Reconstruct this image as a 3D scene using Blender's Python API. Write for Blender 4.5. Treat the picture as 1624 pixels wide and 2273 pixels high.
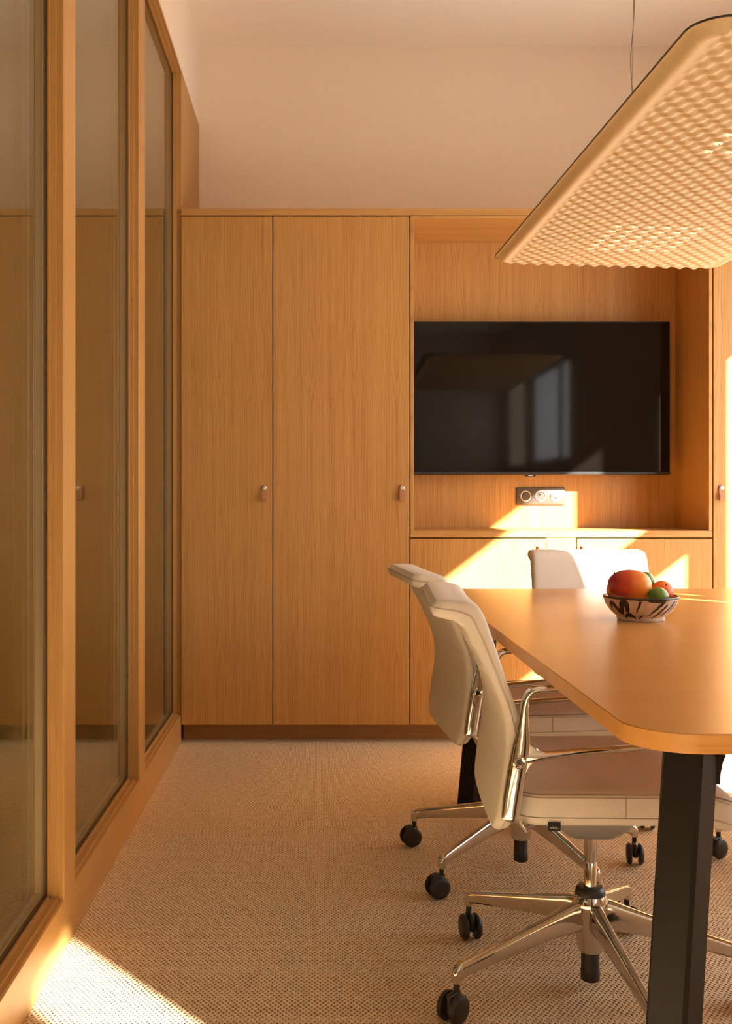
import bpy, bmesh, math, random
from math import sin, cos, pi, sqrt, radians
from mathutils import Vector, Matrix

random.seed(7)
scene = bpy.context.scene
for o in list(bpy.data.objects):
    bpy.data.objects.remove(o, do_unlink=True)
COL = scene.collection

# ------------------------------------------------------------------ camera
F_PX, VPX, VPY, EYE = 2230.0, 707.0, 1105.0, 1.07      # in 1624 x 2273 pixels
cam_data = bpy.data.cameras.new('camera')
cam = bpy.data.objects.new('camera', cam_data)
COL.objects.link(cam)
cam.location = (0, 0, EYE)
cam.rotation_euler = (pi / 2, 0, 0)
cam_data.sensor_fit = 'VERTICAL'
cam_data.sensor_height = 36.0
cam_data.sensor_width = 36.0
cam_data.lens = 36.0 * F_PX / 2273.0
cam_data.shift_x = (812 - VPX) / 2273.0
cam_data.shift_y = -(1136.5 - VPY) / 2273.0
cam_data.clip_start = 0.05
scene.camera = cam

# ------------------------------------------------------------------ light
SUN_T, SUN_M = 0.917, 0.77           # horizontal and vertical slope of the sun rays
SUN_DIR = Vector((-1.0, 1.0 / SUN_T, -SUN_M)).normalized()
world = bpy.data.worlds.new('sky')
scene.world = world
world.use_nodes = True
wn = world.node_tree.nodes
wn['Background'].inputs['Color'].default_value = (0.93, 0.955, 1.0, 1)
wn['Background'].inputs['Strength'].default_value = 9.5
sun_data = bpy.data.lights.new('sun', 'SUN')
sun_data.energy = 70.0
sun_data.color = (1.0, 0.95, 0.87)
sun_data.angle = radians(0.8)
sun = bpy.data.objects.new('sun', sun_data)
COL.objects.link(sun)
sun.rotation_euler = SUN_DIR.to_track_quat('-Z', 'Y').to_euler()
sun.location = (6, -4, 6)

scene.view_settings.view_transform = 'Standard'
scene.view_settings.look = 'None'
scene.view_settings.gamma = 1.0
scene.view_settings.use_curve_mapping = False
scene.view_settings.exposure = -0.18
cy = scene.cycles
cy.use_denoising = True
cy.max_bounces = 14
cy.diffuse_bounces = 8
cy.glossy_bounces = 6
cy.transparent_max_bounces = 24
cy.transmission_bounces = 6
cy.sample_clamp_indirect = 8.0
cy.caustics_reflective = False
cy.caustics_refractive = False
cy.blur_glossy = 1.0


# ------------------------------------------------------------------ materials
def new_mat(name):
    m = bpy.data.materials.new(name)
    m.use_nodes = True
    nt = m.node_tree
    return m, nt, nt.nodes['Principled BSDF']


def N(nt, typ, **kw):
    n = nt.nodes.new(typ)
    for k, v in kw.items():
        setattr(n, k, v)
    return n


def math_node(nt, op, a, b=None, c=None):
    n = nt.nodes.new('ShaderNodeMath')
    n.operation = op
    for i, v in enumerate((a, b, c)):
        if v is None:
            continue
        if isinstance(v, (int, float)):
            n.inputs[i].default_value = v
        else:
            nt.links.new(v, n.inputs[i])
    return n.outputs[0]


def ramp(nt, fac, stops):
    r = nt.nodes.new('ShaderNodeValToRGB')
    el = r.color_ramp.elements
    while len(el) < len(stops):
        el.new(0.5)
    for e, (p, c) in zip(el, stops):
        e.position = p
        e.color = (*c, 1)
    nt.links.new(fac, r.inputs['Fac'])
    return r.outputs['Color']


def simple(name, color, rough=0.5, metal=0.0, spec=0.5, bump=0.0, bump_scale=200.0, vary=0.0):
    m, nt, b = new_mat(name)
    b.inputs['Base Color'].default_value = (*color, 1)
    b.inputs['Roughness'].default_value = rough
    b.inputs['Metallic'].default_value = metal
    b.inputs['Specular IOR Level'].default_value = spec
    tc = N(nt, 'ShaderNodeTexCoord')
    if vary > 0:
        n = N(nt, 'ShaderNodeTexNoise')
        n.inputs['Scale'].default_value = bump_scale * 0.35
        n.inputs['Detail'].default_value = 4
        nt.links.new(tc.outputs['Object'], n.inputs['Vector'])
        c0 = [c * (1 - vary) for c in color]
        c1 = [min(1, c * (1 + vary)) for c in color]
        nt.links.new(ramp(nt, n.outputs['Fac'], [(0.3, c0), (0.7, c1)]), b.inputs['Base Color'])
    if bump > 0:
        n = N(nt, 'ShaderNodeTexNoise')
        n.inputs['Scale'].default_value = bump_scale
        n.inputs['Detail'].default_value = 3
        nt.links.new(tc.outputs['Object'], n.inputs['Vector'])
        bp = N(nt, 'ShaderNodeBump')
        bp.inputs['Strength'].default_value = bump
        bp.inputs['Distance'].default_value = 0.002
        nt.links.new(n.outputs['Fac'], bp.inputs['Height'])
        nt.links.new(bp.outputs['Normal'], b.inputs['Normal'])
    return m


def wood(name, along='Z', across='X', light=(0.565, 0.300, 0.088), dark=(0.375, 0.168, 0.041),
         rough=0.42, cathedral=1.0, spec=0.35, period=0.0925):
    """Oak veneer: fine pores along the grain plus slip-matched cathedral arches."""
    m, nt, b = new_mat(name)
    L = nt.links.new
    tc = N(nt, 'ShaderNodeTexCoord')
    oi = N(nt, 'ShaderNodeObjectInfo')
    off = N(nt, 'ShaderNodeVectorMath', operation='SCALE')
    L(oi.outputs['Location'], off.inputs[0])
    off.inputs['Scale'].default_value = 3.17
    add = N(nt, 'ShaderNodeVectorMath', operation='ADD')
    L(tc.outputs['Object'], add.inputs[0])
    L(off.outputs[0], add.inputs[1])
    sep = N(nt, 'ShaderNodeSeparateXYZ')
    L(add.outputs[0], sep.inputs[0])
    ax = {'X': 0, 'Y': 1, 'Z': 2}
    u = sep.outputs[ax[across]]
    v = sep.outputs[ax[along]]
    rest = [k for k in 'XYZ' if k not in (along, across)][0]
    w = sep.outputs[ax[rest]]

    def stretched(su, sv, scale, detail=3, rough_=0.55):
        cmb = N(nt, 'ShaderNodeCombineXYZ')
        L(math_node(nt, 'MULTIPLY', u, su), cmb.inputs[0])
        L(math_node(nt, 'MULTIPLY', v, sv), cmb.inputs[1])
        L(math_node(nt, 'MULTIPLY', w, su), cmb.inputs[2])
        n = N(nt, 'ShaderNodeTexNoise')
        n.inputs['Scale'].default_value = scale
        n.inputs['Detail'].default_value = detail
        n.inputs['Roughness'].default_value = rough_
        L(cmb.outputs[0], n.inputs['Vector'])
        return n.outputs['Fac']
    fibre = stretched(420, 9, 1.0, 3)
    streak = stretched(60, 0.9, 1.0, 4)
    broad = stretched(5, 0.35, 1.0, 2)
    warp = stretched(9, 1.6, 1.0, 3)
    # cathedral arches: book-matched leaves, growth lines drifting sideways along the grain
    cm = N(nt, 'ShaderNodeCombineXYZ')
    L(math_node(nt, 'MULTIPLY', v, 1.15), cm.inputs[1])
    n1 = N(nt, 'ShaderNodeTexNoise')
    n1.inputs['Scale'].default_value = 1.0
    n1.inputs['Detail'].default_value = 1.5
    L(cm.outputs[0], n1.inputs['Vector'])
    pp = math_node(nt, 'PINGPONG', math_node(nt, 'ADD', u, math_node(nt, 'MULTIPLY', warp, 0.004)), period)
    f = math_node(nt, 'MULTIPLY', math_node(nt, 'POWER', math_node(nt, 'DIVIDE', pp, period), 1.25), 7.5)
    f = math_node(nt, 'ADD', f, math_node(nt, 'MULTIPLY', n1.outputs['Fac'], 11.0))
    f = math_node(nt, 'ADD', f, math_node(nt, 'MULTIPLY', warp, 0.5))
    rings = math_node(nt, 'PINGPONG', f, 0.5)
    rings = math_node(nt, 'POWER', math_node(nt, 'MULTIPLY', rings, 2.0), 3.5)
    t = math_node(nt, 'ADD', math_node(nt, 'MULTIPLY', fibre, 0.55), math_node(nt, 'MULTIPLY', streak, 0.45))
    t = math_node(nt, 'ADD', t, math_node(nt, 'MULTIPLY', broad, 0.22))
    t = math_node(nt, 'SUBTRACT', t, math_node(nt, 'MULTIPLY', rings, 0.17 * cathedral))
    mid = [(a * 0.6 + c * 0.4) for a, c in zip(light, dark)]
    L(ramp(nt, t, [(0.34, dark), (0.55, mid), (0.74, light)]), b.inputs['Base Color'])
    b.inputs['Roughness'].default_value = rough
    b.inputs['Specular IOR Level'].default_value = spec
    bp = N(nt, 'ShaderNodeBump')
    bp.inputs['Strength'].default_value = 0.12
    bp.inputs['Distance'].default_value = 0.001
    L(fibre, bp.inputs['Height'])
    L(bp.outputs['Normal'], b.inputs['Normal'])
    return m


M = {}
M['oak_z'] = wood('oak_vertical', 'Z', 'X')
M['oak_zy'] = wood('oak_vertical_side', 'Z', 'Y')
M['oak_x'] = wood('oak_horizontal', 'X', 'Z', cathedral=0.3)
M['oak_xt'] = wood('oak_shelf', 'X', 'Y', cathedral=0.4)
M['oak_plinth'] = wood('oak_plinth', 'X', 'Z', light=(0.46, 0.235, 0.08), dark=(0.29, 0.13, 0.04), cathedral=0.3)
M['oak_y'] = wood('oak_rail', 'Y', 'Z', cathedral=0.25, light=(0.50, 0.275, 0.085), dark=(0.37, 0.18, 0.05))
M['oak_post'] = wood('oak_post', 'Z', 'Y', cathedral=0.2, light=(0.48, 0.262, 0.080), dark=(0.34, 0.165, 0.045))
M['oak_table'] = wood('oak_table', 'X', 'Y', cathedral=0.15, rough=0.30, spec=0.5,
                      light=(0.62, 0.31, 0.085), dark=(0.49, 0.215, 0.048), period=0.3)
M['plaster'] = simple('warm_plaster', (0.80, 0.68, 0.53), rough=0.9, spec=0.1, bump=0.15, bump_scale=90, vary=0.012)
M['plaster_ceiling'] = simple('ceiling_plaster', (0.90, 0.81, 0.67), rough=0.9, spec=0.1, bump=0.1, bump_scale=70, vary=0.01)
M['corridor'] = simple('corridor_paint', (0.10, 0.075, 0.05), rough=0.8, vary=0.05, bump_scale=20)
M['dark_gap'] = simple('dark_shadow_gap_board', (0.03, 0.016, 0.008), rough=0.9)
M['aluminium'] = simple('polished_aluminium', (0.64, 0.62, 0.59), rough=0.09, metal=1.0, bump=0.02, bump_scale=40)
M['steel'] = simple('brushed_steel', (0.72, 0.69, 0.65), rough=0.28, metal=1.0)
M['spacer'] = simple('spacer_aluminium', (0.62, 0.57, 0.48), rough=0.45, metal=0.6)
M['gasket'] = simple('black_gasket', (0.012, 0.010, 0.008), rough=0.6)
M['fabric'] = simple('cream_fabric', (0.74, 0.68, 0.59), rough=0.92, spec=0.15, bump=0.35, bump_scale=900, vary=0.03)
M['piping'] = simple('cream_piping', (0.52, 0.45, 0.37), rough=0.9, spec=0.1, bump=0.3, bump_scale=1200)
M['seam'] = simple('seam_thread', (0.33, 0.25, 0.18), rough=0.9, spec=0.1)
M['plastic'] = simple('black_plastic', (0.016, 0.014, 0.012), rough=0.42, bump=0.1, bump_scale=500)
M['grey_housing'] = simple('grey_mechanism', (0.30, 0.29, 0.28), rough=0.4, metal=0.3)
M['leg'] = simple('dark_bronze_steel', (0.0105, 0.0085, 0.007), rough=0.42, metal=0.0, spec=0.16, bump=0.05, bump_scale=600)
M['leather'] = simple('tan_leather', (0.44, 0.20, 0.09), rough=0.6, bump=0.15, bump_scale=700, vary=0.06)
M['tv_body'] = simple('tv_black', (0.018, 0.016, 0.016), rough=0.32, bump=0.02)
M['tv_screen'] = simple('tv_screen', (0.004, 0.003, 0.0025), rough=0.05, spec=0.24)
M['plate'] = simple('socket_plate_taupe', (0.115, 0.083, 0.064), rough=0.35, metal=0.35)
M['socket'] = simple('socket_titanium', (0.47, 0.40, 0.33), rough=0.35, metal=0.2)
M['hole'] = simple('socket_hole', (0.01, 0.008, 0.007), rough=0.7)
M['felt'] = simple('cream_felt', (0.71, 0.56, 0.355), rough=0.95, spec=0.05, bump=0.25, bump_scale=700, vary=0.03)
M['lamp_black'] = simple('lamp_edge_black', (0.015, 0.011, 0.009), rough=0.6)
M['wire'] = simple('suspension_wire', (0.34, 0.25, 0.18), rough=0.4, metal=0.4)
M['paint'] = simple('black_brush_glaze', (0.028, 0.018, 0.014), rough=0.3, vary=0.4, bump_scale=300)
M['tag'] = simple('black_woven_tag', (0.012, 0.011, 0.011), rough=0.85)
M['tag_print'] = simple('tag_print_grey', (0.55, 0.50, 0.43), rough=0.8)
M['white_frame'] = simple('window_frame_paint', (0.62, 0.55, 0.46), rough=0.5)


def ceramic():
    m, nt, b = new_mat('cream_stoneware')
    b.inputs['Roughness'].default_value = 0.32
    tc = N(nt, 'ShaderNodeTexCoord')
    n = N(nt, 'ShaderNodeTexNoise')
    n.inputs['Scale'].default_value = 45
    n.inputs['Detail'].default_value = 5
    nt.links.new(tc.outputs['Object'], n.inputs['Vector'])
    nt.links.new(ramp(nt, n.outputs['Fac'], [(0.3, (0.52, 0.42, 0.34)), (0.6, (0.66, 0.56, 0.47)), (0.75, (0.70, 0.62, 0.53))]),
                 b.inputs['Base Color'])
    return m


M['ceramic'] = ceramic()


def fruit_mat(name, stops, scale=3.0, axis='X', rough=0.38, amp=0.35, span=0.1, speckle=0.0, bump=0.0):
    """Peel colour that runs along one axis of the fruit, broken up by noise."""
    m, nt, b = new_mat(name)
    L = nt.links.new
    tc = N(nt, 'ShaderNodeTexCoord')
    sep = N(nt, 'ShaderNodeSeparateXYZ')
    L(tc.outputs['Object'], sep.inputs[0])
    n = N(nt, 'ShaderNodeTexNoise')
    n.inputs['Scale'].default_value = scale
    n.inputs['Detail'].default_value = 4
    L(tc.outputs['Object'], n.inputs['Vector'])
    p = math_node(nt, 'ADD', math_node(nt, 'DIVIDE', sep.outputs[axis], span), 0.5)
    p = math_node(nt, 'ADD', p, math_node(nt, 'MULTIPLY', math_node(nt, 'SUBTRACT', n.outputs['Fac'], 0.5), amp))
    col = ramp(nt, p, stops)
    if speckle:
        s = N(nt, 'ShaderNodeTexNoise')
        s.inputs['Scale'].default_value = 260
        s.inputs['Detail'].default_value = 5
        L(tc.outputs['Object'], s.inputs['Vector'])
        f = ramp(nt, s.outputs['Fac'], [(0.60, (0, 0, 0)), (0.72, (speckle,) * 3)])
        mx = N(nt, 'ShaderNodeMix', data_type='RGBA')
        L(f, mx.inputs[0])
        L(col, mx.inputs[6])
        mx.inputs[7].default_value = (0.62, 0.55, 0.22, 1)
        col = mx.outputs[2]
    L(col, b.inputs['Base Color'])
    b.inputs['Roughness'].default_value = rough
    if bump:
        s = N(nt, 'ShaderNodeTexNoise')
        s.inputs['Scale'].default_value = 420
        L(tc.outputs['Object'], s.inputs['Vector'])
        bp = N(nt, 'ShaderNodeBump')
        bp.inputs['Strength'].default_value = bump
        bp.inputs['Distance'].default_value = 0.001
        L(s.outputs['Fac'], bp.inputs['Height'])
        L(bp.outputs['Normal'], b.inputs['Normal'])
    return m


M['mango'] = fruit_mat('mango_peel', [(0.05, (0.30, 0.018, 0.022)), (0.35, (0.60, 0.065, 0.018)), (0.6, (0.80, 0.21, 0.02)), (0.95, (0.84, 0.34, 0.03))],
                       scale=22, span=0.115, amp=0.5)
M['mango_gold'] = fruit_mat('mango_peel_gold', [(0.1, (0.82, 0.40, 0.05)), (0.9, (0.80, 0.26, 0.03))], scale=20, span=0.1)
M['lime'] = fruit_mat('lime_peel', [(0.1, (0.075, 0.17, 0.012)), (0.5, (0.15, 0.27, 0.02)), (0.9, (0.04, 0.10, 0.012))],
                      scale=30, span=0.06, rough=0.3, speckle=0.5, bump=0.3)
M['orange'] = fruit_mat('tangerine_peel', [(0.1, (0.78, 0.12, 0.02)), (0.5, (0.84, 0.20, 0.03)), (0.9, (0.72, 0.09, 0.02))],
                        scale=40, span=0.07, rough=0.4, speckle=0.12, bump=0.4)
M['stem'] = simple('fruit_stem', (0.16, 0.09, 0.04), rough=0.8)


def carpet():
    m, nt, b = new_mat('woven_carpet')
    L = nt.links.new
    tc = N(nt, 'ShaderNodeTexCoord')
    wob = N(nt, 'ShaderNodeTexNoise')
    wob.inputs['Scale'].default_value = 95
    wob.inputs['Detail'].default_value = 2
    L(tc.outputs['Object'], wob.inputs['Vector'])
    sc_ = N(nt, 'ShaderNodeVectorMath', operation='SCALE')
    L(wob.outputs['Color'], sc_.inputs[0])
    sc_.inputs['Scale'].default_value = 0.0062
    ad = N(nt, 'ShaderNodeVectorMath', operation='ADD')
    L(tc.outputs['Object'], ad.inputs[0])
    L(sc_.outputs[0], ad.inputs[1])
    sep = N(nt, 'ShaderNodeSeparateXYZ')
    L(ad.outputs[0], sep.inputs[0])
    P = 0.0118
    a = math_node(nt, 'MULTIPLY', math_node(nt, 'ADD', math_node(nt, 'MULTIPLY', sep.outputs[0], 1.0), math_node(nt, 'MULTIPLY', sep.outputs[1], 0.72)), pi / P)
    c = math_node(nt, 'MULTIPLY', math_node(nt, 'SUBTRACT', math_node(nt, 'MULTIPLY', sep.outputs[0], 1.0), math_node(nt, 'MULTIPLY', sep.outputs[1], 0.72)), pi / P)
    ca = math_node(nt, 'POWER', math_node(nt, 'COSINE', a), 2.0)
    cc = math_node(nt, 'POWER', math_node(nt, 'COSINE', c), 2.0)
    # the staggered cross points are the dark holes between the loops
    hole = math_node(nt, 'POWER', math_node(nt, 'MULTIPLY', ca, cc), 1.6)
    fib = N(nt, 'ShaderNodeTexNoise')
    fib.inputs['Scale'].default_value = 420
    fib.inputs['Detail'].default_value = 4
    L(tc.outputs['Object'], fib.inputs['Vector'])
    big = N(nt, 'ShaderNodeTexNoise')
    big.inputs['Scale'].default_value = 55
    big.inputs['Detail'].default_value = 5
    L(tc.outputs['Object'], big.inputs['Vector'])
    h = math_node(nt, 'SUBTRACT', 1.0, hole)
    h = math_node(nt, 'ADD', h, math_node(nt, 'MULTIPLY', fib.outputs['Fac'], 0.5))
    t = math_node(nt, 'SUBTRACT', math_node(nt, 'ADD', math_node(nt, 'MULTIPLY', fib.outputs['Fac'], 0.55),
                                            math_node(nt, 'MULTIPLY', big.outputs['Fac'], 0.45)),
                  math_node(nt, 'MULTIPLY', hole, 0.46))
    L(ramp(nt, t, [(0.02, (0.22, 0.115, 0.055)), (0.26, (0.64, 0.45, 0.265)), (0.58, (0.88, 0.70, 0.46))]), b.inputs['Base Color'])
    b.inputs['Roughness'].default_value = 1.0
    b.inputs['Specular IOR Level'].default_value = 0.05
    bp = N(nt, 'ShaderNodeBump')
    bp.inputs['Strength'].default_value = 0.9
    bp.inputs['Distance'].default_value = 0.004
    L(h, bp.inputs['Height'])
    L(bp.outputs['Normal'], b.inputs['Normal'])
    return m


M['carpet'] = carpet()


def glass(name, tint=(0.93, 0.95, 0.90), r0=0.04, refl=(0.92, 0.90, 0.82)):
    """Thin architectural glass: transmits straight, mirrors more at glancing angles (Schlick)."""
    m, nt, b = new_mat(name)
    L = nt.links.new
    nt.nodes.remove(b)
    out = nt.nodes['Material Output']
    lw = N(nt, 'ShaderNodeLayerWeight')
    lw.inputs['Blend'].default_value = 0.5
    f = math_node(nt, 'POWER', lw.outputs['Facing'], 5.0)
    f = math_node(nt, 'ADD', math_node(nt, 'MULTIPLY', f, 1 - r0), r0)
    tr = N(nt, 'ShaderNodeBsdfTransparent')
    tr.inputs['Color'].default_value = (*tint, 1)
    gl = N(nt, 'ShaderNodeBsdfGlossy')
    gl.inputs['Roughness'].default_value = 0.0
    gl.inputs['Color'].default_value = (*refl, 1)
    mx = N(nt, 'ShaderNodeMixShader')
    L(f, mx.inputs[0])
    L(tr.outputs[0], mx.inputs[1])
    L(gl.outputs[0], mx.inputs[2])
    L(mx.outputs[0], out.inputs['Surface'])
    return m


M['glass'] = glass('partition_glass')
M['glass_window'] = glass('window_glass', tint=(0.98, 0.98, 0.97))


def led():
    m, nt, b = new_mat('led_lens')
    b.inputs['Base Color'].default_value = (0.9, 0.8, 0.62, 1)
    b.inputs['Roughness'].default_value = 0.15
    b.inputs['Emission Color'].default_value = (1.0, 0.80, 0.50, 1)
    b.inputs['Emission Strength'].default_value = 0.9
    return m


M['led'] = led()
M['led_core'] = simple('led_bezel', (0.35, 0.25, 0.15), rough=0.25, metal=0.3)


# ------------------------------------------------------------------ helpers
def finish(bm, name, mat, parent=None, smooth=False, loc=None, rot=None, auto=None):
    bmesh.ops.recalc_face_normals(bm, faces=bm.faces)
    me = bpy.data.meshes.new(name)
    bm.to_mesh(me)
    bm.free()
    if smooth:
        for p in me.polygons:
            p.use_smooth = True
        if auto is not None:
            me.set_sharp_from_angle(angle=radians(auto))
    me.materials.append(M[mat] if isinstance(mat, str) else mat)
    o = bpy.data.objects.new(name, me)
    COL.objects.link(o)
    if parent is not None:
        o.parent = parent
    if loc is not None:
        o.location = loc
    if rot is not None:
        o.rotation_euler = rot
    return o


def add_box(bm, x0, x1, y0, y1, z0, z1, bevel=0.0, seg=1):
    vs = [bm.verts.new(p) for p in ((x0, y0, z0), (x1, y0, z0), (x1, y1, z0), (x0, y1, z0),
                                    (x0, y0, z1), (x1, y0, z1), (x1, y1, z1), (x0, y1, z1))]
    fs = [bm.faces.new([vs[i] for i in q]) for q in ((0, 3, 2, 1), (4, 5, 6, 7), (0, 1, 5, 4), (1, 2, 6, 5), (2, 3, 7, 6), (3, 0, 4, 7))]
    if bevel:
        es = list({e for f in fs for e in f.edges})
        bmesh.ops.bevel(bm, geom=es, offset=bevel, segments=seg, affect='EDGES', profile=0.5)


def box(name, b, mat, parent=None, bevel=0.0, seg=1, smooth=False):
    """b in the parent's frame; the object's origin goes to the box's low centre."""
    x0, x1, y0, y1, z0, z1 = b
    cx, cy_, cz = (x0 + x1) / 2, (y0 + y1) / 2, z0
    bm = bmesh.new()
    add_box(bm, x0 - cx, x1 - cx, y0 - cy_, y1 - cy_, 0, z1 - z0, bevel, seg)
    return finish(bm, name, mat, parent, smooth=smooth, loc=(cx, cy_, cz), auto=30 if smooth else None)


def thing(name, label, cat, loc=(0, 0, 0), rotz=0.0, group=None, kind=None):
    o = bpy.data.objects.new(name, None)
    COL.objects.link(o)
    o.empty_display_size = 0.1
    o.location = loc
    o.rotation_euler = (0, 0, rotz)
    tag(o, label, cat, group, kind)
    return o


def tag(o, label, cat, group=None, kind=None):
    o['label'] = label
    o['category'] = cat
    if group:
        o['group'] = group
    if kind:
        o['kind'] = kind
    return o


def lathe(name, prof, mat, parent=None, seg=32, loc=None, rot=None, auto=40, cap=True):
    """prof: list of (r, z)"""
    bm = bmesh.new()
    rings = []
    for r, z in prof:
        if r < 1e-6:
            rings.append([bm.verts.new((0, 0, z))])
        else:
            rings.append([bm.verts.new((r * cos(2 * pi * k / seg), r * sin(2 * pi * k / seg), z)) for k in range(seg)])
    for a, b in zip(rings, rings[1:]):
        for k in range(seg):
            k2 = (k + 1) % seg
            if len(a) == 1 and len(b) == 1:
                continue
            if len(a) == 1:
                bm.faces.new((a[0], b[k], b[k2]))
            elif len(b) == 1:
                bm.faces.new((a[k], a[k2], b[0]))
            else:
                bm.faces.new((a[k], a[k2], b[k2], b[k]))
    if cap:
        if len(rings[0]) > 1:
            bm.faces.new(rings[0])
        if len(rings[-1]) > 1:
            bm.faces.new(rings[-1])
    return finish(bm, name, mat, parent, smooth=True, loc=loc, rot=rot, auto=auto)


def catmull(pts, n, closed=False):
    """resample control tuples (any length) with a Catmull-Rom spline, n per span"""
    out = []
    m = len(pts)
    spans = m if closed else m - 1
    for i in range(spans):
        g = lambda k: pts[k % m] if closed else pts[max(0, min(m - 1, k))]
        p0, p1, p2, p3 = g(i - 1), g(i), g(i + 1), g(i + 2)
        for s in range(n):
            t = s / n
            out.append(tuple(0.5 * ((2 * b) + (-a + c) * t + (2 * a - 5 * b + 4 * c - d) * t * t + (-a + 3 * b - 3 * c + d) * t ** 3)
                             for a, b, c, d in zip(p0, p1, p2, p3)))
    if not closed:
        out.append(tuple(pts[-1]))
    return out


def sweep(bm, ctrl, side, n=6, k=12, closed=False, power=2.6, cap=True):
    """ctrl: (x, y, z, a, b): a = half size within the path's plane, b = half size along `side`."""
    pts = catmull(ctrl, n, closed)
    side = Vector(side).normalized()
    rings = []
    m = len(pts)
    for i, p in enumerate(pts):
        if closed:
            d = Vector(pts[(i + 1) % m][:3]) - Vector(pts[i - 1][:3])
        else:
            d = Vector(pts[min(m - 1, i + 1)][:3]) - Vector(pts[max(0, i - 1)][:3])
        d.normalize()
        nrm = side.cross(d).normalized()
        sd = d.cross(nrm).normalized()
        c = Vector(p[:3])
        ring = []
        for j in range(k):
            th = 2 * pi * (j + 0.5) / k
            cs, sn = cos(th), sin(th)
            ca = math.copysign(abs(cs) ** (2 / power), cs)
            sa = math.copysign(abs(sn) ** (2 / power), sn)
            ring.append(bm.verts.new(c + nrm * (p[3] * ca) + sd * (p[4] * sa)))
        rings.append(ring)
    pairs = list(zip(rings, rings[1:]))
    if closed:
        pairs.append((rings[-1], rings[0]))
    for a, b in pairs:
        for j in range(k):
            j2 = (j + 1) % k
            bm.faces.new((a[j], a[j2], b[j2], b[j]))
    if cap and not closed:
        bm.faces.new(rings[0])
        bm.faces.new(rings[-1])


def copy_tree(o, parent=None):
    c = o.copy()
    COL.objects.link(c)
    if parent is not None:
        c.parent = parent
    for ch in list(o.children):
        copy_tree(ch, c)
    return c


# ------------------------------------------------------------------ setting: shell
XL, XR = -0.60, 2.60              # left partition face, right wall face
YF, YB = 4.373, 5.05              # cabinet fronts, plastered back wall
YN = -4.6                         # wall behind the photographer
ZC = 3.34


def struct(o, label, cat):
    return tag(o, label, cat, kind='structure')


bm = bmesh.new()
add_box(bm, -2.4, XR + 0.3, YN - 0.2, YB + 0.2, -0.06, 0.0)
struct(finish(bm, 'floor', 'carpet'), 'beige brown woven loop carpet covering the whole floor', 'floor')
bm = bmesh.new()
add_box(bm, -2.4, XR + 0.3, YN - 0.2, YB + 0.2, ZC, ZC + 0.1)
struct(finish(bm, 'ceiling', 'plaster_ceiling'), 'plain warm cream plaster ceiling', 'ceiling')
bm = bmesh.new()
add_box(bm, -2.4, XR + 0.3, YB, YB + 0.15, 0, ZC)
struct(finish(bm, 'wall_back', 'plaster'), 'cream plaster wall rising behind the oak cabinets', 'wall')
bm = bmesh.new()
add_box(bm, -2.4, XR + 0.3, YN - 0.15, YN, 0, ZC)
struct(finish(bm, 'wall_rear', 'plaster'), 'cream plaster wall behind the camera', 'wall')
Z_GT = 2.94                       # top of the glazed partition
bm = bmesh.new()
add_box(bm, XL - 0.12, XL, YN, YB, Z_GT, ZC)
struct(finish(bm, 'wall_left', 'plaster'), 'cream plaster strip above the glazed oak partition', 'wall')
bm = bmesh.new()
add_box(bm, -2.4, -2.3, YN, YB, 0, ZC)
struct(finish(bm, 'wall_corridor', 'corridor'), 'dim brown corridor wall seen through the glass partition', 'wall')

# right wall: built up around its window openings and added sun slits (y0, y1, z0, z1)
OPEN = [(2.09, 3.28, 1.774, 2.30), (2.09, 3.28, 0.45, 1.605), (3.457, 4.15, 0.45, 2.315),
        (1.712, 1.772, 0.45, 1.84), (1.925, 1.975, 1.755, 1.815),  # narrow unseen slits, added to throw the sun streaks on the table
        (-1.38, -1.08, 1.50, 2.50), (-2.75, -1.54, 1.50, 2.50), (-4.35, -3.35, 1.50, 2.60)]  # behind the camera: sills raised to cut sun bounce off the floor
ys = sorted({YN - 0.2, YB + 0.2} | {v for o in OPEN for v in o[:2]})
bm = bmesh.new()
for ya, yb in zip(ys, ys[1:]):
    cuts = sorted([(o[2], o[3]) for o in OPEN if o[0] <= ya + 1e-6 and o[1] >= yb - 1e-6])
    z = 0.0
    for z0, z1 in cuts:
        add_box(bm, XR, XR + 0.02, ya, yb, z, z0)
        z = z1
    add_box(bm, XR, XR + 0.02, ya, yb, z, ZC)
bmesh.ops.remove_doubles(bm, verts=bm.verts, dist=1e-5)
struct(finish(bm, 'wall_right', 'plaster'), 'cream window wall on the sunny right side of the room', 'wall')

# windows of the right wall (seen as reflections in the screen)
wn_i = 4
for y0, y1, z0, z1 in OPEN:
    if y1 - y0 < 0.1:
        continue
    w = thing('window_%d' % wn_i, 'tall daylight window in the right wall, number %d from the cabinets' % (wn_i - 3), 'window',
              (XR + 0.01, (y0 + y1) / 2, z0), kind='structure')
    wn_i += 1
    hy, hz = (y1 - y0) / 2, z1 - z0
    box('pane', (-0.003, 0.003, -hy, hy, 0, hz), 'glass_window', w)
    box('window_sill', (-0.10, -0.012, -hy - 0.03, hy + 0.03, -0.035, -0.003), 'white_frame', w, bevel=0.004)
    # sky portal
    ld = bpy.data.lights.new('window_portal', 'AREA')
    ld.shape = 'RECTANGLE'
    ld.size = hz
    ld.size_y = 2 * hy
    ld.cycles.is_portal = True
    lo = bpy.data.objects.new('window_portal', ld)
    COL.objects.link(lo)
    lo.location = (XR + 0.03, (y0 + y1) / 2, (z0 + z1) / 2)
    lo.rotation_euler = (0, radians(90), 0)

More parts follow.
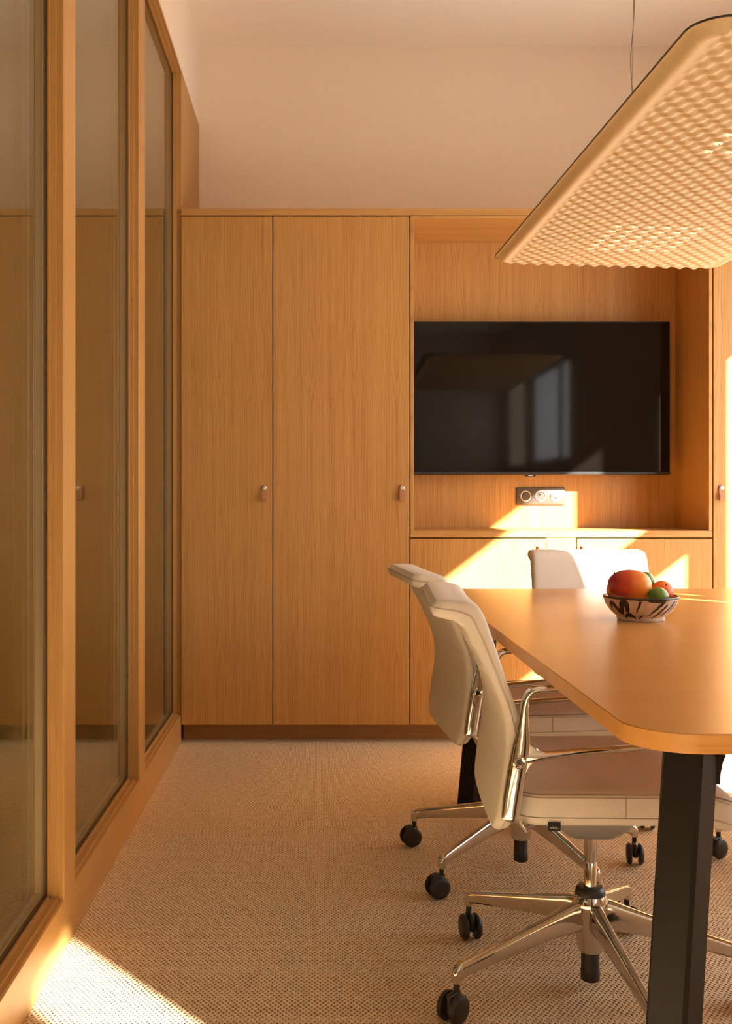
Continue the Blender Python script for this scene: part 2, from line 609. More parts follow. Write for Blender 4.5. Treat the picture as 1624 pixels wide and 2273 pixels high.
# ------------------------------------------------------------------ glazed oak partition on the left
XG = XL - 0.036                   # room face of the glass
posts = [(-4.6, -4.5), (-2.69, -2.576), (-1.645, -1.531), (-0.631, -0.517), (0.375, 0.489), (1.374, 1.488), (2.368, 2.482), (3.362, 3.475)]
posts = [p for p in posts if p[1] < 9]
# bottom rail: fascia plus a stepped glazing rebate
bm = bmesh.new()
prof = [(XL, 0.0), (XL, 0.119), (XL - 0.004, 0.122), (XL - 0.014, 0.122), (XL - 0.014, 0.130), (XL - 0.030, 0.130), (XL - 0.030, 0.137), (XG, 0.137),
        (XG, 0.120), (XL - 0.10, 0.120), (XL - 0.10, 0.0)]


def extrude_y(bm, prof, y0, y1):
    a = [bm.verts.new((x, y0, z)) for x, z in prof]
    b = [bm.verts.new((x, y1, z)) for x, z in prof]
    for i in range(len(prof)):
        j = (i + 1) % len(prof)
        bm.faces.new((a[i], a[j], b[j], b[i]))
    bm.faces.new(a)
    bm.faces.new(list(reversed(b)))


def extrude_z(bm, prof, z0, z1):
    a = [bm.verts.new((x, y, z0)) for x, y in prof]
    b = [bm.verts.new((x, y, z1)) for x, y in prof]
    for i in range(len(prof)):
        j = (i + 1) % len(prof)
        bm.faces.new((a[i], a[j], b[j], b[i]))
    bm.faces.new(a)
    bm.faces.new(list(reversed(b)))


extrude_y(bm, prof, YN, 4.385)
struct(finish(bm, 'trim_1', 'oak_y'), 'wide oak bottom rail of the glazed partition along the carpet', 'rail')
bm = bmesh.new()
ztop = Z_GT - 0.012
prof = [(XL, Z_GT), (XL, ztop), (XL - 0.014, ztop), (XL - 0.014, ztop - 0.006), (XL - 0.030, ztop - 0.006), (XL - 0.030, ztop - 0.012), (XG, ztop - 0.012),
        (XG, ztop), (XL - 0.10, ztop), (XL - 0.10, Z_GT)]
extrude_y(bm, prof, YN, 4.385)
struct(finish(bm, 'trim_2', 'oak_y'), 'slim oak head rail along the top of the glazed partition', 'rail')
tn = 3
for i, (y0, y1) in enumerate(posts):
    if y1 < -2.7:
        continue
    bm = bmesh.new()
    s1, s2 = 0.008, 0.016
    prof = [(XL, y0 + 0.003), (XL, y1 - 0.003), (XL - 0.003, y1), (XL - 0.018, y1), (XL - 0.018, y1 + s1), (XL - 0.030, y1 + s1), (XL - 0.030, y1 + s2), (XG, y1 + s2),
            (XG, y1), (XL - 0.10, y1), (XL - 0.10, y0), (XG, y0), (XG, y0 - s2), (XL - 0.030, y0 - s2), (XL - 0.030, y0 - s1), (XL - 0.018, y0 - s1), (XL - 0.018, y0), (XL - 0.003, y0)]
    extrude_z(bm, prof, 0.119, ztop)
    names = {7: 'oak partition post closest to the cabinets', 6: 'broad oak partition post in the left foreground'}
    struct(finish(bm, 'trim_%d' % tn, 'oak_post'), names.get(i, 'oak partition post behind the camera, number %d' % (i + 1)), 'post')
    tn += 1
# end stile / flat oak panel running on to the back wall above the cabinet
bm = bmesh.new()
prof = [(XL, 4.385), (XL, YB), (XL - 0.1, YB), (XL - 0.1, 4.385), (XG, 4.385), (XG, 4.369), (XL - 0.030, 4.369), (XL - 0.030, 4.377), (XL - 0.018, 4.377), (XL - 0.018, 4.385)]
extrude_z(bm, prof, 0.119, Z_GT)
struct(finish(bm, 'trim_%d' % tn, 'oak_post'), 'flat oak end panel between partition glass and plaster wall', 'panel')
edges = [p for p in posts] + [(4.385, YB)]
wi = 1
for (a0, a1), (b0, b1) in reversed(list(zip(edges, edges[1:]))):
    if b0 < 0.2 and b0 < -2.6:
        continue
    y0, y1 = a1 + 0.001, b0 - 0.001
    lab = {1: 'glass panel of the partition nearest the oak cabinets', 2: 'middle glass panel of the partition between the two posts',
           3: 'glass panel of the partition at the left picture edge'}.get(wi, 'glass partition panel behind the camera, number %d' % wi)
    w = thing('window_%d' % wi if wi < 4 else 'window_%d' % (wi + 20), lab, 'window', (XG, (y0 + y1) / 2, 0.122), kind='structure')
    hy, hz = (y1 - y0) / 2, ztop - 0.122
    box('glass_pane', (-0.0065, -0.0005, -hy, hy, 0, hz), 'glass', w)
    box('glass_pane', (-0.0305, -0.0245, -hy, hy, 0, hz), 'glass', w)
    for s in (-1, 1):
        e = s * (hy - 0.021)
        box('spacer_bar', (-0.024, -0.007, min(e, e - s * 0.008), max(e, e - s * 0.008), 0.02, hz - 0.02), 'spacer', w)
        g = s * (hy - 0.0005)
        g2 = s * (hy - 0.0185)
        box('gasket', (-0.0004, 0.0008, min(g, g2), max(g, g2), 0.0, hz), 'gasket', w)
    box('spacer_bar', (-0.024, -0.007, -hy + 0.02, hy - 0.02, 0.021, 0.029), 'spacer', w)
    box('spacer_bar', (-0.024, -0.007, -hy + 0.02, hy - 0.02, hz - 0.029, hz - 0.021), 'spacer', w)
    box('gasket', (-0.0004, 0.0008, -hy, hy, 0.012, 0.0185), 'gasket', w)
    wi += 1

# ------------------------------------------------------------------ oak cabinet wall
GAP = 0.004
ZD0, ZD1 = 0.082, 2.295           # tall door bottom / top


def handle(door, x, z, y):
    """leather pull with a metal button; x, z, y in the door's local frame (y = door front)."""
    bm = bmesh.new()
    # leather strap folded into a loop: ribbon profile (out, height)
    pr = [(0.003, 0.013), (0.0045, 0.004), (0.006, -0.010), (0.010, -0.022), (0.0165, -0.034), (0.020, -0.047), (0.0165, -0.053),
          (0.010, -0.052), (0.0055, -0.044), (0.003, -0.030), (0.002, -0.010), (0.0015, 0.010)]
    pr = catmull(pr, 4)
    hw = 0.0115
    th = 0.0024
    rows = []
    for i, (o, h) in enumerate(pr):
        a = pr[max(0, i - 1)]
        b_ = pr[min(len(pr) - 1, i + 1)]
        d = Vector((b_[0] - a[0], b_[1] - a[1])).normalized()
        nx, nz = d.y, -d.x
        ww = hw * (1.0 if h < 0.004 else max(0.55, 1 - ((h - 0.004) / 0.0115) ** 2))
        rows.append([bm.verts.new((sx * ww, -(o + s * th * 0.5 * nx), h + s * th * 0.5 * nz)) for sx, s in ((-1, 1), (1, 1), (1, -1), (-1, -1))])
    for a, b_ in zip(rows, rows[1:]):
        for j in range(4):
            bm.faces.new((a[j], a[(j + 1) % 4], b_[(j + 1) % 4], b_[j]))
    bm.faces.new(rows[0])
    bm.faces.new(rows[-1])
    finish(bm, 'leather_strap', 'leather', door, smooth=True, loc=(x, y, z), auto=35)
    lathe('button', [(0.0, 0.0102), (0.0022, 0.0102), (0.0027, 0.0094), (0.0086, 0.0096), (0.0098, 0.0088), (0.0100, 0.0052), (0.0050, 0.0045), (0.0050, 0.0)],
          'steel', door, seg=24, loc=(x, y, z), rot=(pi / 2, 0, 0))


def cabinet(name, x0, x1, z0, z1, label, hx=None, hz=None, door_mat='oak_z', depth=0.60, carcass_z=None):
    w = (x1 - x0) / 2
    t = thing(name, label, 'cabinet', ((x0 + x1) / 2, YF, z0))
    cz0, cz1 = (0.0, z1 - z0) if carcass_z is None else carcass_z
    box('carcass', (-w + 0.001, w - 0.001, 0.0235, depth, cz0, cz1), 'dark_gap', t)
    d = box('door', (-w + GAP / 2, w - GAP / 2, 0, 0.021, 0, z1 - z0 - GAP), door_mat, t, bevel=0.0012, seg=2)
    if hx is not None:
        handle(d, hx - (x0 + x1) / 2, hz - z0, -0.0105)
    return t


X1, X2, X3 = -0.600, -0.200, 0.3965
XN0, XN1, XN2 = 0.414, 1.698, 1.712
cabinet('tall_cabinet', X1, X2, ZD0, ZD1 + GAP, 'narrow floor to ceiling oak cabinet beside the glass partition', -0.235, 1.113)
cabinet('tall_cabinet', X2, X3, ZD0, ZD1 + GAP, 'wide tall oak cabinet left of the television niche', 0.363, 1.113)
cabinet('tall_cabinet', XN2 + 0.004, 2.32, ZD0, ZD1 + GAP, 'tall oak cabinet at the right edge, half in sunlight', 1.751, 1.113)
ZS0, ZS1 = 0.896, 0.927
cabinet('low_cabinet', X3, 0.990, ZD0, ZS0, 'low oak cabinet under the niche behind the left chairs', 0.961, 0.854)
cabinet('low_cabinet', 1.123, XN2 + 0.002, ZD0, ZS0, 'low oak cabinet under the niche at right of the far chair', 1.153, 0.854)
f = box('filler_panel', (0.992, 1.121, YF + 0.0005, YF + 0.60, ZD0, ZS0 - 0.001), 'oak_z')
tag(f, 'narrow fixed oak panel between the two low cabinet doors', 'panel')

# tall cabinet end panel, running from fascia to shelf, and the niche lining
NB = 4.787
t = thing('television_niche', 'open oak lined niche holding the wall television', 'niche', (1.056, NB, ZS1))
cx, cz = 1.056, ZS1
box('back_panel', (XN0 - 0.01 - cx, XN1 + 0.01 - cx, 0.0, 0.02, 0.0005, 2.299 - cz), 'oak_z', t)
box('side_panel', (X3 + 0.0015 - cx, XN0 - cx, YF - NB, 0.0, 0.0005, 2.297 - cz), 'oak_zy', t, bevel=0.0008)
box('side_panel', (XN1 - cx, XN2 - cx, YF - NB, 0.0, 0.0005, 2.297 - cz), 'oak_zy', t, bevel=0.0008)
box('niche_ceiling', (XN0 + 0.0005 - cx, XN1 - 0.0005 - cx, YF + 0.001 - NB, -0.0005, 2.286 - cz, 2.297 - cz), 'oak_xt', t)
sh = box('display_shelf', (X3 + 0.002, XN2, YF - 0.001, NB - 0.001, ZS0 + 0.0006, ZS1), 'oak_xt', bevel=0.0012)
tag(sh, 'long oak shelf below the television with a sunlit middle', 'shelf')
fa = box('cabinet_fascia', (XL + 0.0005, 2.32, YF - 0.001, YF + 0.62, 2.300, 2.329), 'oak_x', bevel=0.001)
tag(fa, 'long horizontal oak fascia board along the cabinet tops', 'board')
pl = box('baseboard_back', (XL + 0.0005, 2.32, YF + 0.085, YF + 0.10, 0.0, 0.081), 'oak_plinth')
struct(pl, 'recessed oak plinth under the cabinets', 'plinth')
# plaster pier that closes the cabinet run against the window wall
bm = bmesh.new()
add_box(bm, 2.322, XR, YF + 0.01, YB, 0, ZC)
struct(finish(bm, 'wall_pier', 'plaster'), 'plaster pier between the cabinets and the window wall', 'wall')

# ------------------------------------------------------------------ television and sockets
TVY = 4.68
tx0, tx1, tz0, tz1 = 0.4165, 1.637, 1.177, 1.893
t = thing('television', 'large black flat screen television mounted in the oak niche', 'television', ((tx0 + tx1) / 2, TVY, tz0))
hw, hh = (tx1 - tx0) / 2, tz1 - tz0
box('housing', (-hw, hw, 0.002, 0.028, 0, hh), 'tv_body', t, bevel=0.002, seg=2)
box('rear_hump', (-hw * 0.6, hw * 0.6, 0.028, 0.065, 0.08, hh * 0.7), 'tv_body', t, bevel=0.008)
box('wall_bracket', (-0.16, 0.16, 0.065, NB - TVY - 0.0005, 0.2, 0.44), 'gasket', t)
box('screen', (-hw + 0.004, hw - 0.004, 0.0, 0.0025, 0.016, hh - 0.005), 'tv_screen', t)
box('bottom_bezel', (-hw, hw, -0.0035, 0.002, 0.0, 0.0155), 'tv_body', t, bevel=0.0015, seg=2)
s = box('infrared_window', (0.545 - hw, 0.594 - hw, -0.003, 0.012, -0.009, -0.0003), 'tv_body', t, bevel=0.0015)
bx_ = box('status_light', (-0.011, 0.011, -0.0085, -0.0072, 0.003, 0.0065), 'spacer', s)

t = thing('wall_socket', 'taupe triple socket plate on the niche back under the television', 'socket', (1.055, NB, 1.036))
box('cover_plate', (-0.115, 0.115, -0.010, -0.0003, 0, 0.083), 'plate', t, bevel=0.004, seg=3, smooth=True)
for k, sx in enumerate((-0.071, 0.0, 0.071)):
    if k < 2:
        ins = lathe('socket_insert', [(0.0265, 0.0), (0.0265, 0.0025), (0.0245, 0.0036), (0.0215, 0.0030), (0.0195, -0.002), (0.0, -0.002)], 'socket', t, seg=36,
                    loc=(sx, -0.0095, 0.0425), rot=(pi / 2, 0, 0))
        for dx in (-0.0095, 0.0095):
            lathe('contact_hole', [(0.0028, 0.0), (0.0028, 0.0012), (0.0, 0.0012)], 'hole', ins, seg=16, loc=(dx, -0.001, -0.0019))
        lathe('earth_pin', [(0.0022, 0.0), (0.0022, 0.008), (0.0012, 0.0092), (0.0, 0.0092)], 'steel', ins, seg=14, loc=(0, 0.0085, -0.0019))
    else:
        ins = lathe('data_insert', [(0.0265, 0.0), (0.0265, 0.0020), (0.0245, 0.0030), (0.0, 0.0030)], 'socket', t, seg=36, loc=(sx, -0.0095, 0.0425), rot=(pi / 2, 0, 0))
        box('port_flap', (-0.023, 0.0075, -0.005, 0.008, 0.0028, 0.0062), 'socket', ins, bevel=0.0008)
        box('port_flap', (0.0085, 0.0215, -0.005, 0.008, 0.0028, 0.0050), 'socket', ins, bevel=0.0008)
        box('port_opening', (-0.006, 0.007, -0.0115, -0.0055, 0.0029, 0.0036), 'hole', ins)
        box('port_frame', (-0.006, 0.007, -0.0185, -0.0120, 0.0029, 0.0046), 'steel', ins, bevel=0.0008)

# ------------------------------------------------------------------ pendant lamp
LZ = 1.881                        # underside datum of the panel
LW, LL, LR = 0.405, 0.900, 0.070  # half width, half length, corner radius
LCX, LCY = 1.040, 2.655
lamp = thing('pendant_lamp', 'large cream felt pendant lamp panel with wavy ribbed underside over the table', 'lamp', (LCX, LCY, LZ), rotz=radians(0.9))
lamp.rotation_euler = (0, radians(1.1), radians(1.6))


def rr_dist(x, y, hx, hy, r):
    """signed distance inside a rounded rectangle (positive inside)"""
    qx, qy = abs(x) - (hx - r), abs(y) - (hy - r)
    o = sqrt(max(qx, 0) ** 2 + max(qy, 0) ** 2)
    return r - o - min(max(qx, qy), 0) if (qx > 0 and qy > 0) else -max(abs(x) - hx, abs(y) - hy)


def sstep(a, b, x):
    t_ = max(0.0, min(1.0, (x - a) / (b - a)))
    return t_ * t_ * (3 - 2 * t_)


PITCH = 0.0545


WAVE = 0.0503


def lamp_h(x, y):
    """pressed felt: staggered egg-box bumps and hollows inside a plain, upturned margin"""
    p = cos(2 * pi * x / WAVE) * cos(2 * pi * y / PITCH)
    e = 0.0050 * math.copysign(abs(p) ** 0.85, p)
    d = rr_dist(x, y, LW, LL, LR)
    mask = sstep(0.050, 0.072, LW - abs(x)) * sstep(0.008, 0.036, LL - abs(y)) * sstep(0.0, 0.03, d)
    dish = 0.005 * sstep(0.022, 0.055, d)
    rim = 0.020 * (1 - sstep(0.0, 0.045, d)) ** 2
    return -e * mask + rim + dish


bm = bmesh.new()
NX = 250
DY = PITCH / 18
NY = int(LL / DY)
ylist = [-LL] + [k * DY for k in range(-NY, NY + 1)] + [LL]
rows = []
for y in ylist:
    row = []
    # half width at this y
    dy = abs(y) - (LL - LR)
    hx = LW if dy <= 0 else LW - LR + sqrt(max(0.0, LR * LR - dy * dy))
    for i in range(NX + 1):
        x = -hx + 2 * hx * i / NX
        row.append(bm.verts.new((x, y, lamp_h(x, y))))
    rows.append(row)
for a, b_ in zip(rows, rows[1:]):
    for i in range(NX):
        bm.faces.new((a[i], a[i + 1], b_[i + 1], b_[i]))
finish(bm, 'felt_underside', 'felt', lamp, smooth=True)


def rr_outline(hx, hy, r, n=10):
    out = []
    for cx_, cy_, a0 in ((hx - r, hy - r, 0), (-hx + r, hy - r, 90), (-hx + r, -hy + r, 180), (hx - r, -hy + r, 270)):
        for k in range(n + 1):
            a = radians(a0 + 90 * k / n)
            out.append((cx_ + r * cos(a), cy_ + r * sin(a)))
    return out


bm = bmesh.new()
ol = rr_outline(LW + 0.0015, LL + 0.0015, LR)
lo = [bm.verts.new((x, y, 0.0198)) for x, y in ol]
hi = [bm.verts.new((x, y, 0.0225)) for x, y in ol]
n_ = len(ol)
for k in range(n_):
    bm.faces.new((lo[k], lo[(k + 1) % n_], hi[(k + 1) % n_], hi[k]))
bm.faces.new(hi)
bm.faces.new(list(reversed(lo)))
finish(bm, 'top_shell', 'lamp_black', lamp)
bm = bmesh.new()
bmesh.ops.create_uvsphere(bm, u_segments=14, v_segments=8, radius=1.0)
bmesh.ops.scale(bm, vec=(0.0115, 0.0095, 0.0058), verts=bm.verts)
lens = finish(bm, 'led_lens', 'led', lamp, smooth=True)
bm = bmesh.new()
bmesh.ops.create_uvsphere(bm, u_segments=10, v_segments=6, radius=1.0)
bmesh.ops.scale(bm, vec=(0.0022, 0.0022, 0.0016), verts=bm.verts)
core = finish(bm, 'led_core', 'led_core', lens, smooth=True, loc=(0.002, -0.002, -0.0050))
first = True
for (yc, rng) in ((3.045 - LCY, range(6)), (2.13 - LCY, range(6))):
    k0 = round(yc / PITCH)
    for r_ in rng:
        for c_ in range(6):
            px = (-3 + c_ + 0.5) * WAVE
            # the LEDs sit in the hollows between the bumps
            py = (k0 + r_) * PITCH
            o = lens if first else copy_tree(lens, lamp)
            first = False
            o.location = (px, py, 0.0085)
# suspension wire and the flex twisted along it
wx, wy = 0.0, 3.31 - LCY
bm = bmesh.new()
sweep(bm, [(wx, wy, 0.02, 0.001, 0.001), (wx, wy, 0.7, 0.001, 0.001), (wx, wy, ZC - LZ, 0.001, 0.001)], (1, 0, 0), n=2, k=8, power=2)
finish(bm, 'steel_wire', 'wire', lamp, smooth=True)
bm = bmesh.new()
pts = []
for k in range(15):
    a = k * 1.9
    pts.append((wx + 0.0045 * sin(a) + 0.002 * sin(k * 0.7), wy + 0.0045 * cos(a), 0.02 + (ZC - LZ - 0.02) * k / 14, 0.0018, 0.0018))
sweep(bm, pts, (1, 0, 0), n=6, k=8, power=2)
finish(bm, 'power_flex', 'wire', lamp, smooth=True)
lathe('ceiling_rose', [(0.04, 0.0), (0.045, 0.004), (0.045, 0.022)], 'tag_print', lamp, seg=28, loc=(wx, wy, ZC - LZ - 0.024))
wy2 = 1.97 - LCY
bm = bmesh.new()
sweep(bm, [(wx, wy2, 0.02, 0.001, 0.001), (wx, wy2, 0.7, 0.001, 0.001), (wx, wy2, ZC - LZ, 0.001, 0.001)], (1, 0, 0), n=2, k=8, power=2)
finish(bm, 'steel_wire', 'wire', lamp, smooth=True)

# ------------------------------------------------------------------ conference table
TX0, TX1, TY0, TY1, TZ, TT = 0.445, 1.655, 1.402, 3.65, 0.74, 0.028
tcx, tcy = (TX0 + TX1) / 2, (TY0 + TY1) / 2
table = thing('conference_table', 'oak conference table with rounded corners and dark splayed legs', 'table', (tcx, tcy, 0))
bm = bmesh.new()
hx, hy = (TX1 - TX0) / 2, (TY1 - TY0) / 2
lay = [(0.0, TZ - TT), (0.0, TZ - 0.0015), (-0.0015, TZ)]
rings = []
for off, z in lay:
    rings.append([bm.verts.new((x, y, z)) for x, y in rr_outline(hx + off, hy + off, 0.095 + off, 14)])
n_ = len(rings[0])
for a, b_ in zip(rings, rings[1:]):
    for k in range(n_):
        bm.faces.new((a[k], a[(k + 1) % n_], b_[(k + 1) % n_], b_[k]))
bm.faces.new(rings[-1])
bm.faces.new(list(reversed(rings[0])))
finish(bm, 'tabletop', 'oak_table', table, smooth=True, auto=35)


def table_leg(sx, sy):
    """60 mm square tube turned 45 degrees, splayed outwards, flaring into the frame at its top."""
    bm = bmesh.new()
    top = Vector((sx * 0.465, sy * 0.950, TZ - TT))
    bot = Vector((sx * 0.523, sy * 0.990, 0.0))
    hd = 0.0325
    rings = []
    rr = 0.006
    for p in (bot, top):
        ring = []
        for (a, b_) in ((1, 1), (-1, 1), (-1, -1), (1, -1)):
            for (e1, e2) in (((a * hd, b_ * (hd - rr)), (a * (hd - rr), b_ * hd)) if a * b_ > 0 else ((a * (hd - rr), b_ * hd), (a * hd, b_ * (hd - rr))),):
                for q in (e1, e2):
                    x, y = q
                    ring.append(bm.verts.new((p.x + (x - y) * 0.7071, p.y + (x + y) * 0.7071, p.z)))
        rings.append(ring)
    k = len(rings[0])
    for j in range(k):
        bm.faces.new((rings[0][j], rings[0][(j + 1) % k], rings[1][(j + 1) % k], rings[1][j]))
    bm.faces.new(rings[0])
    bm.faces.new(rings[1])
    lg = finish(bm, 'leg', 'leg', table)
    # curved gusset that runs from the leg into the underside, towards the table centre line
    bm = bmesh.new()
    d = Vector((-sx, 0, 0))
    outl = [(-0.02, 0.0), (0.100, 0.0)] + [(0.100 - 0.058 * sin(radians(90 * q / 8)), -0.003 - 0.087 * (1 - cos(radians(90 * q / 8)))) for q in range(9)] + [(-0.02, -0.090)]
    a_ = [bm.verts.new((top.x + d.x * u, top.y - 0.006, top.z + v)) for u, v in outl]
    b_ = [bm.verts.new((top.x + d.x * u, top.y + 0.006, top.z + v)) for u, v in outl]
    for j in range(len(outl)):
        j2 = (j + 1) % len(outl)
        bm.faces.new((a_[j], a_[j2], b_[j2], b_[j]))
    bm.faces.new(a_)
    bm.faces.new(b_)
    finish(bm, 'gusset', 'leg', lg)


for sx in (-1, 1):
    for sy in (-1, 1):
        table_leg(sx, sy)
for sy in (-1, 1):
    box('cross_beam', (-0.47, 0.47, sy * 0.93 - 0.018, sy * 0.93 + 0.018, TZ - TT - 0.028, TZ - TT), 'leg', table)
box('spine_beam', (-0.03, 0.03, -0.91, 0.91, TZ - TT - 0.027, TZ - TT), 'leg', table)

# ------------------------------------------------------------------ chair
WB = 0.232                        # half width of the backrest
front_c = [(-.357, .860), (-.346, .866), (-.326, .868), (-.303, .8665), (-.280, .864), (-.264, .856), (-.250, .836), (-.240, .810), (-.228, .775), (-.217, .742),
           (-.205, .7025), (-.192, .667), (-.176, .61), (-.173, .55), (-.182, .48), (-.195, .42), (-.203, .398)]
rear_c = [(-.361, .848), (-.352, .834), (-.330, .828), (-.310, .823), (-.298, .815), (-.289, .808), (-.280, .785), (-.268, .765), (-.256, .742), (-.243, .715),
          (-.230, .685), (-.219, .655), (-.211, .61), (-.213, .55), (-.223, .48), (-.231, .42), (-.230, .398)]


def make_back(parent):
    fr = catmull(front_c, 11)
    re = catmull(rear_c, 11)
    n = len(fr)
    HN = 36
    K = 2 * HN
    # arc length along the mid line
    mid = [((a[0] + b[0]) / 2, (a[1] + b[1]) / 2) for a, b in zip(fr, re)]
    s = [0.0]
    for a, b in zip(mid, mid[1:]):
        s.append(s[-1] + math.hypot(b[0] - a[0], b[1] - a[1]))
    S = s[-1]
    creases = [(0.800, 0.7), (0.745, 1.0), (0.700, 0.6), (0.660, 0.9)]

    def hw_at(si):
        rt, rb = 0.028, 0.075
        h = WB - 0.006 * cos(pi * si / S) - 0.004
        if si < rt:
            h -= rt - sqrt(max(0, rt * rt - (rt - si) ** 2))
        e = S - si
        if e < rb:
            h -= rb - sqrt(max(0, rb * rb - (rb - e) ** 2))
        return h
    bm = bmesh.new()
    rings = []
    edge = {1: [], -1: []}
    for i in range(n):
        f, r = Vector((fr[i][0], 0, fr[i][1])), Vector((re[i][0], 0, re[i][1]))
        c = (f + r) / 2
        h = (f - r) / 2
        hw_ = hw_at(s[i])
        endt = min(1.0, (min(s[i], S - s[i]) / 0.012 + 0.12)) ** 0.5
        ring = []
        for k in range(K):
            # front face from +1 to -1, then the rear face back again, denser near the edges
            fr_side = k < HN
            q = (k if fr_side else k - HN) / HN
            u0 = cos(pi * q) * (1 if fr_side else -1)
            u1 = math.copysign(abs(u0) ** 0.75, u0)
            y = hw_ * u1
            g = (1 - abs(u1) ** 44) ** 0.5 * (1 if fr_side else -1)
            u = y / WB
            p = c + h * (g * endt)
            p.y = y
            # the shell is gently dished around the sitter
            p.x += 0.006 * (u * u - 1) * sstep(0.0, 0.12, s[i])
            if not fr_side:
                z = p.z
                for zc, am in creases:
                    zz = zc - 0.06 * (abs(u) - 0.5)
                    side = sstep(0.35, 0.68, abs(u)) * (1 - sstep(0.80, 0.96, abs(u))) * (1.0 if u < 0 else 0.35)
                    q2 = (z - zz) / 0.017
                    if -1 < q2 < 1:
                        p.x -= am * side * (0.0068 * (1 - abs(q2)) * (1.0 if q2 > 0 else (1 + q2) ** 4) - 0.0022 * math.exp(-((q2 + 0.45) / 0.22) ** 2))
            ring.append(bm.verts.new(p))
            if k == 0:
                edge[1].append(p.copy())
            if k == HN:
                edge[-1].append(p.copy())
        rings.append(ring)
    for a, b in zip(rings, rings[1:]):
        for k in range(K):
            bm.faces.new((a[k], a[(k + 1) % K], b[(k + 1) % K], b[k]))
    bm.faces.new(rings[0])
    bm.faces.new(rings[-1])
    back = finish(bm, 'backrest', 'fabric', parent, smooth=True)
    # welt seam all around the edge of the shell
    path = [(p.x, p.y, p.z) for p in edge[1][::3]] + [(p.x, p.y, p.z) for p in reversed(edge[-1][::3])]
    bm = bmesh.new()
    tube(bm, path, 0.0019, closed=True)
    finish(bm, 'welt_seam', 'piping', back, smooth=True)
    return back


def tube(bm, path, r, closed=False, k=6):
    pts = [Vector(p) for p in path]
    m = len(pts)
    rings = []
    up = Vector((0.31, 0.17, 0.93)).normalized()
    prev = None
    for i in range(m):
        a = pts[(i - 1) % m] if closed else pts[max(0, i - 1)]
        b = pts[(i + 1) % m] if closed else pts[min(m - 1, i + 1)]
        d = (b - a).normalized()
        if prev is None:
            n = d.orthogonal().normalized()
        else:
            n = (prev - d * prev.dot(d)).normalized()
        prev = n
        bn = d.cross(n)
        rings.append([bm.verts.new(pts[i] + (n * cos(2 * pi * j / k) + bn * sin(2 * pi * j / k)) * r) for j in range(k)])
    prs = list(zip(rings, rings[1:]))
    if closed:
        a, b = rings[-1], rings[0]
        best = min(range(k), key=lambda sft: sum((a[j].co - b[(j + sft) % k].co).length for j in range(k)))
        prs.append((a, [b[(j + best) % k] for j in range(k)]))
    for a, b in prs:
        for j in range(k):
            bm.faces.new((a[j], a[(j + 1) % k], b[(j + 1) % k], b[j]))
    if not closed:
        bm.faces.new(rings[0])
        bm.faces.new(rings[-1])


def seat_z(x):
    """fore-aft shape of the seat: rises a little, then a waterfall front edge"""
    z = 0.040 * x + 0.004
    if x > 0.12:
        z -= 0.55 * (x - 0.12) ** 2 / 0.12 * 0.5
    return z


def make_seat(parent):
    bm = bmesh.new()
    hx_, hy_ = 0.222, 0.236
    cx_ = 0.025

    def outline(inset, n=12, r=0.065):
        return [(x + cx_, y) for x, y in rr_outline(hx_ - inset, hy_ - inset, max(0.01, r - inset * 0.6), n)]
    layers = [(0.030, 0.424), (0.008, 0.427), (0.001, 0.437), (0.0, 0.452), (0.0, 0.481), (0.004, 0.490), (0.010, 0.494), (0.020, 0.4975), (0.045, 0.501), (0.09, 0.5015), (0.15, 0.499), (0.20, 0.497)]
    rings = []
    for ins, z in layers:
        rings.append([bm.verts.new((x, y, z + seat_z(x))) for x, y in outline(ins)])
    n = len(rings[0])
    for a, b in zip(rings, rings[1:]):
        for k in range(n):
            bm.faces.new((a[k], a[(k + 1) % n], b[(k + 1) % n], b[k]))
    bm.faces.new(rings[-1])
    bm.faces.new(list(reversed(rings[0])))
    seat = finish(bm, 'seat', 'fabric', parent, smooth=True)
    for ins, z, r, nm, mt in ((0.0030, 0.4885, 0.0016, 'top_seam', 'seam'), (-0.0004, 0.444, 0.0009, 'lower_stitching', 'piping'), (-0.0002, 0.4830, 0.0008, 'upper_stitching', 'piping')):
        bm = bmesh.new()
        tube(bm, [(x, y, z + seat_z(x)) for x, y in outline(ins)], r, closed=True, k=5)
        finish(bm, nm, mt, seat, smooth=True)
    for sy in (-1, 1):
        bm = bmesh.new()
        tube(bm, [(0.02, sy * (hy_ + 0.0003), z + seat_z(0.02)) for z in (0.438, 0.452, 0.466, 0.480)], 0.0008, k=5)
        finish(bm, 'side_seam', 'seam', seat)
    return seat


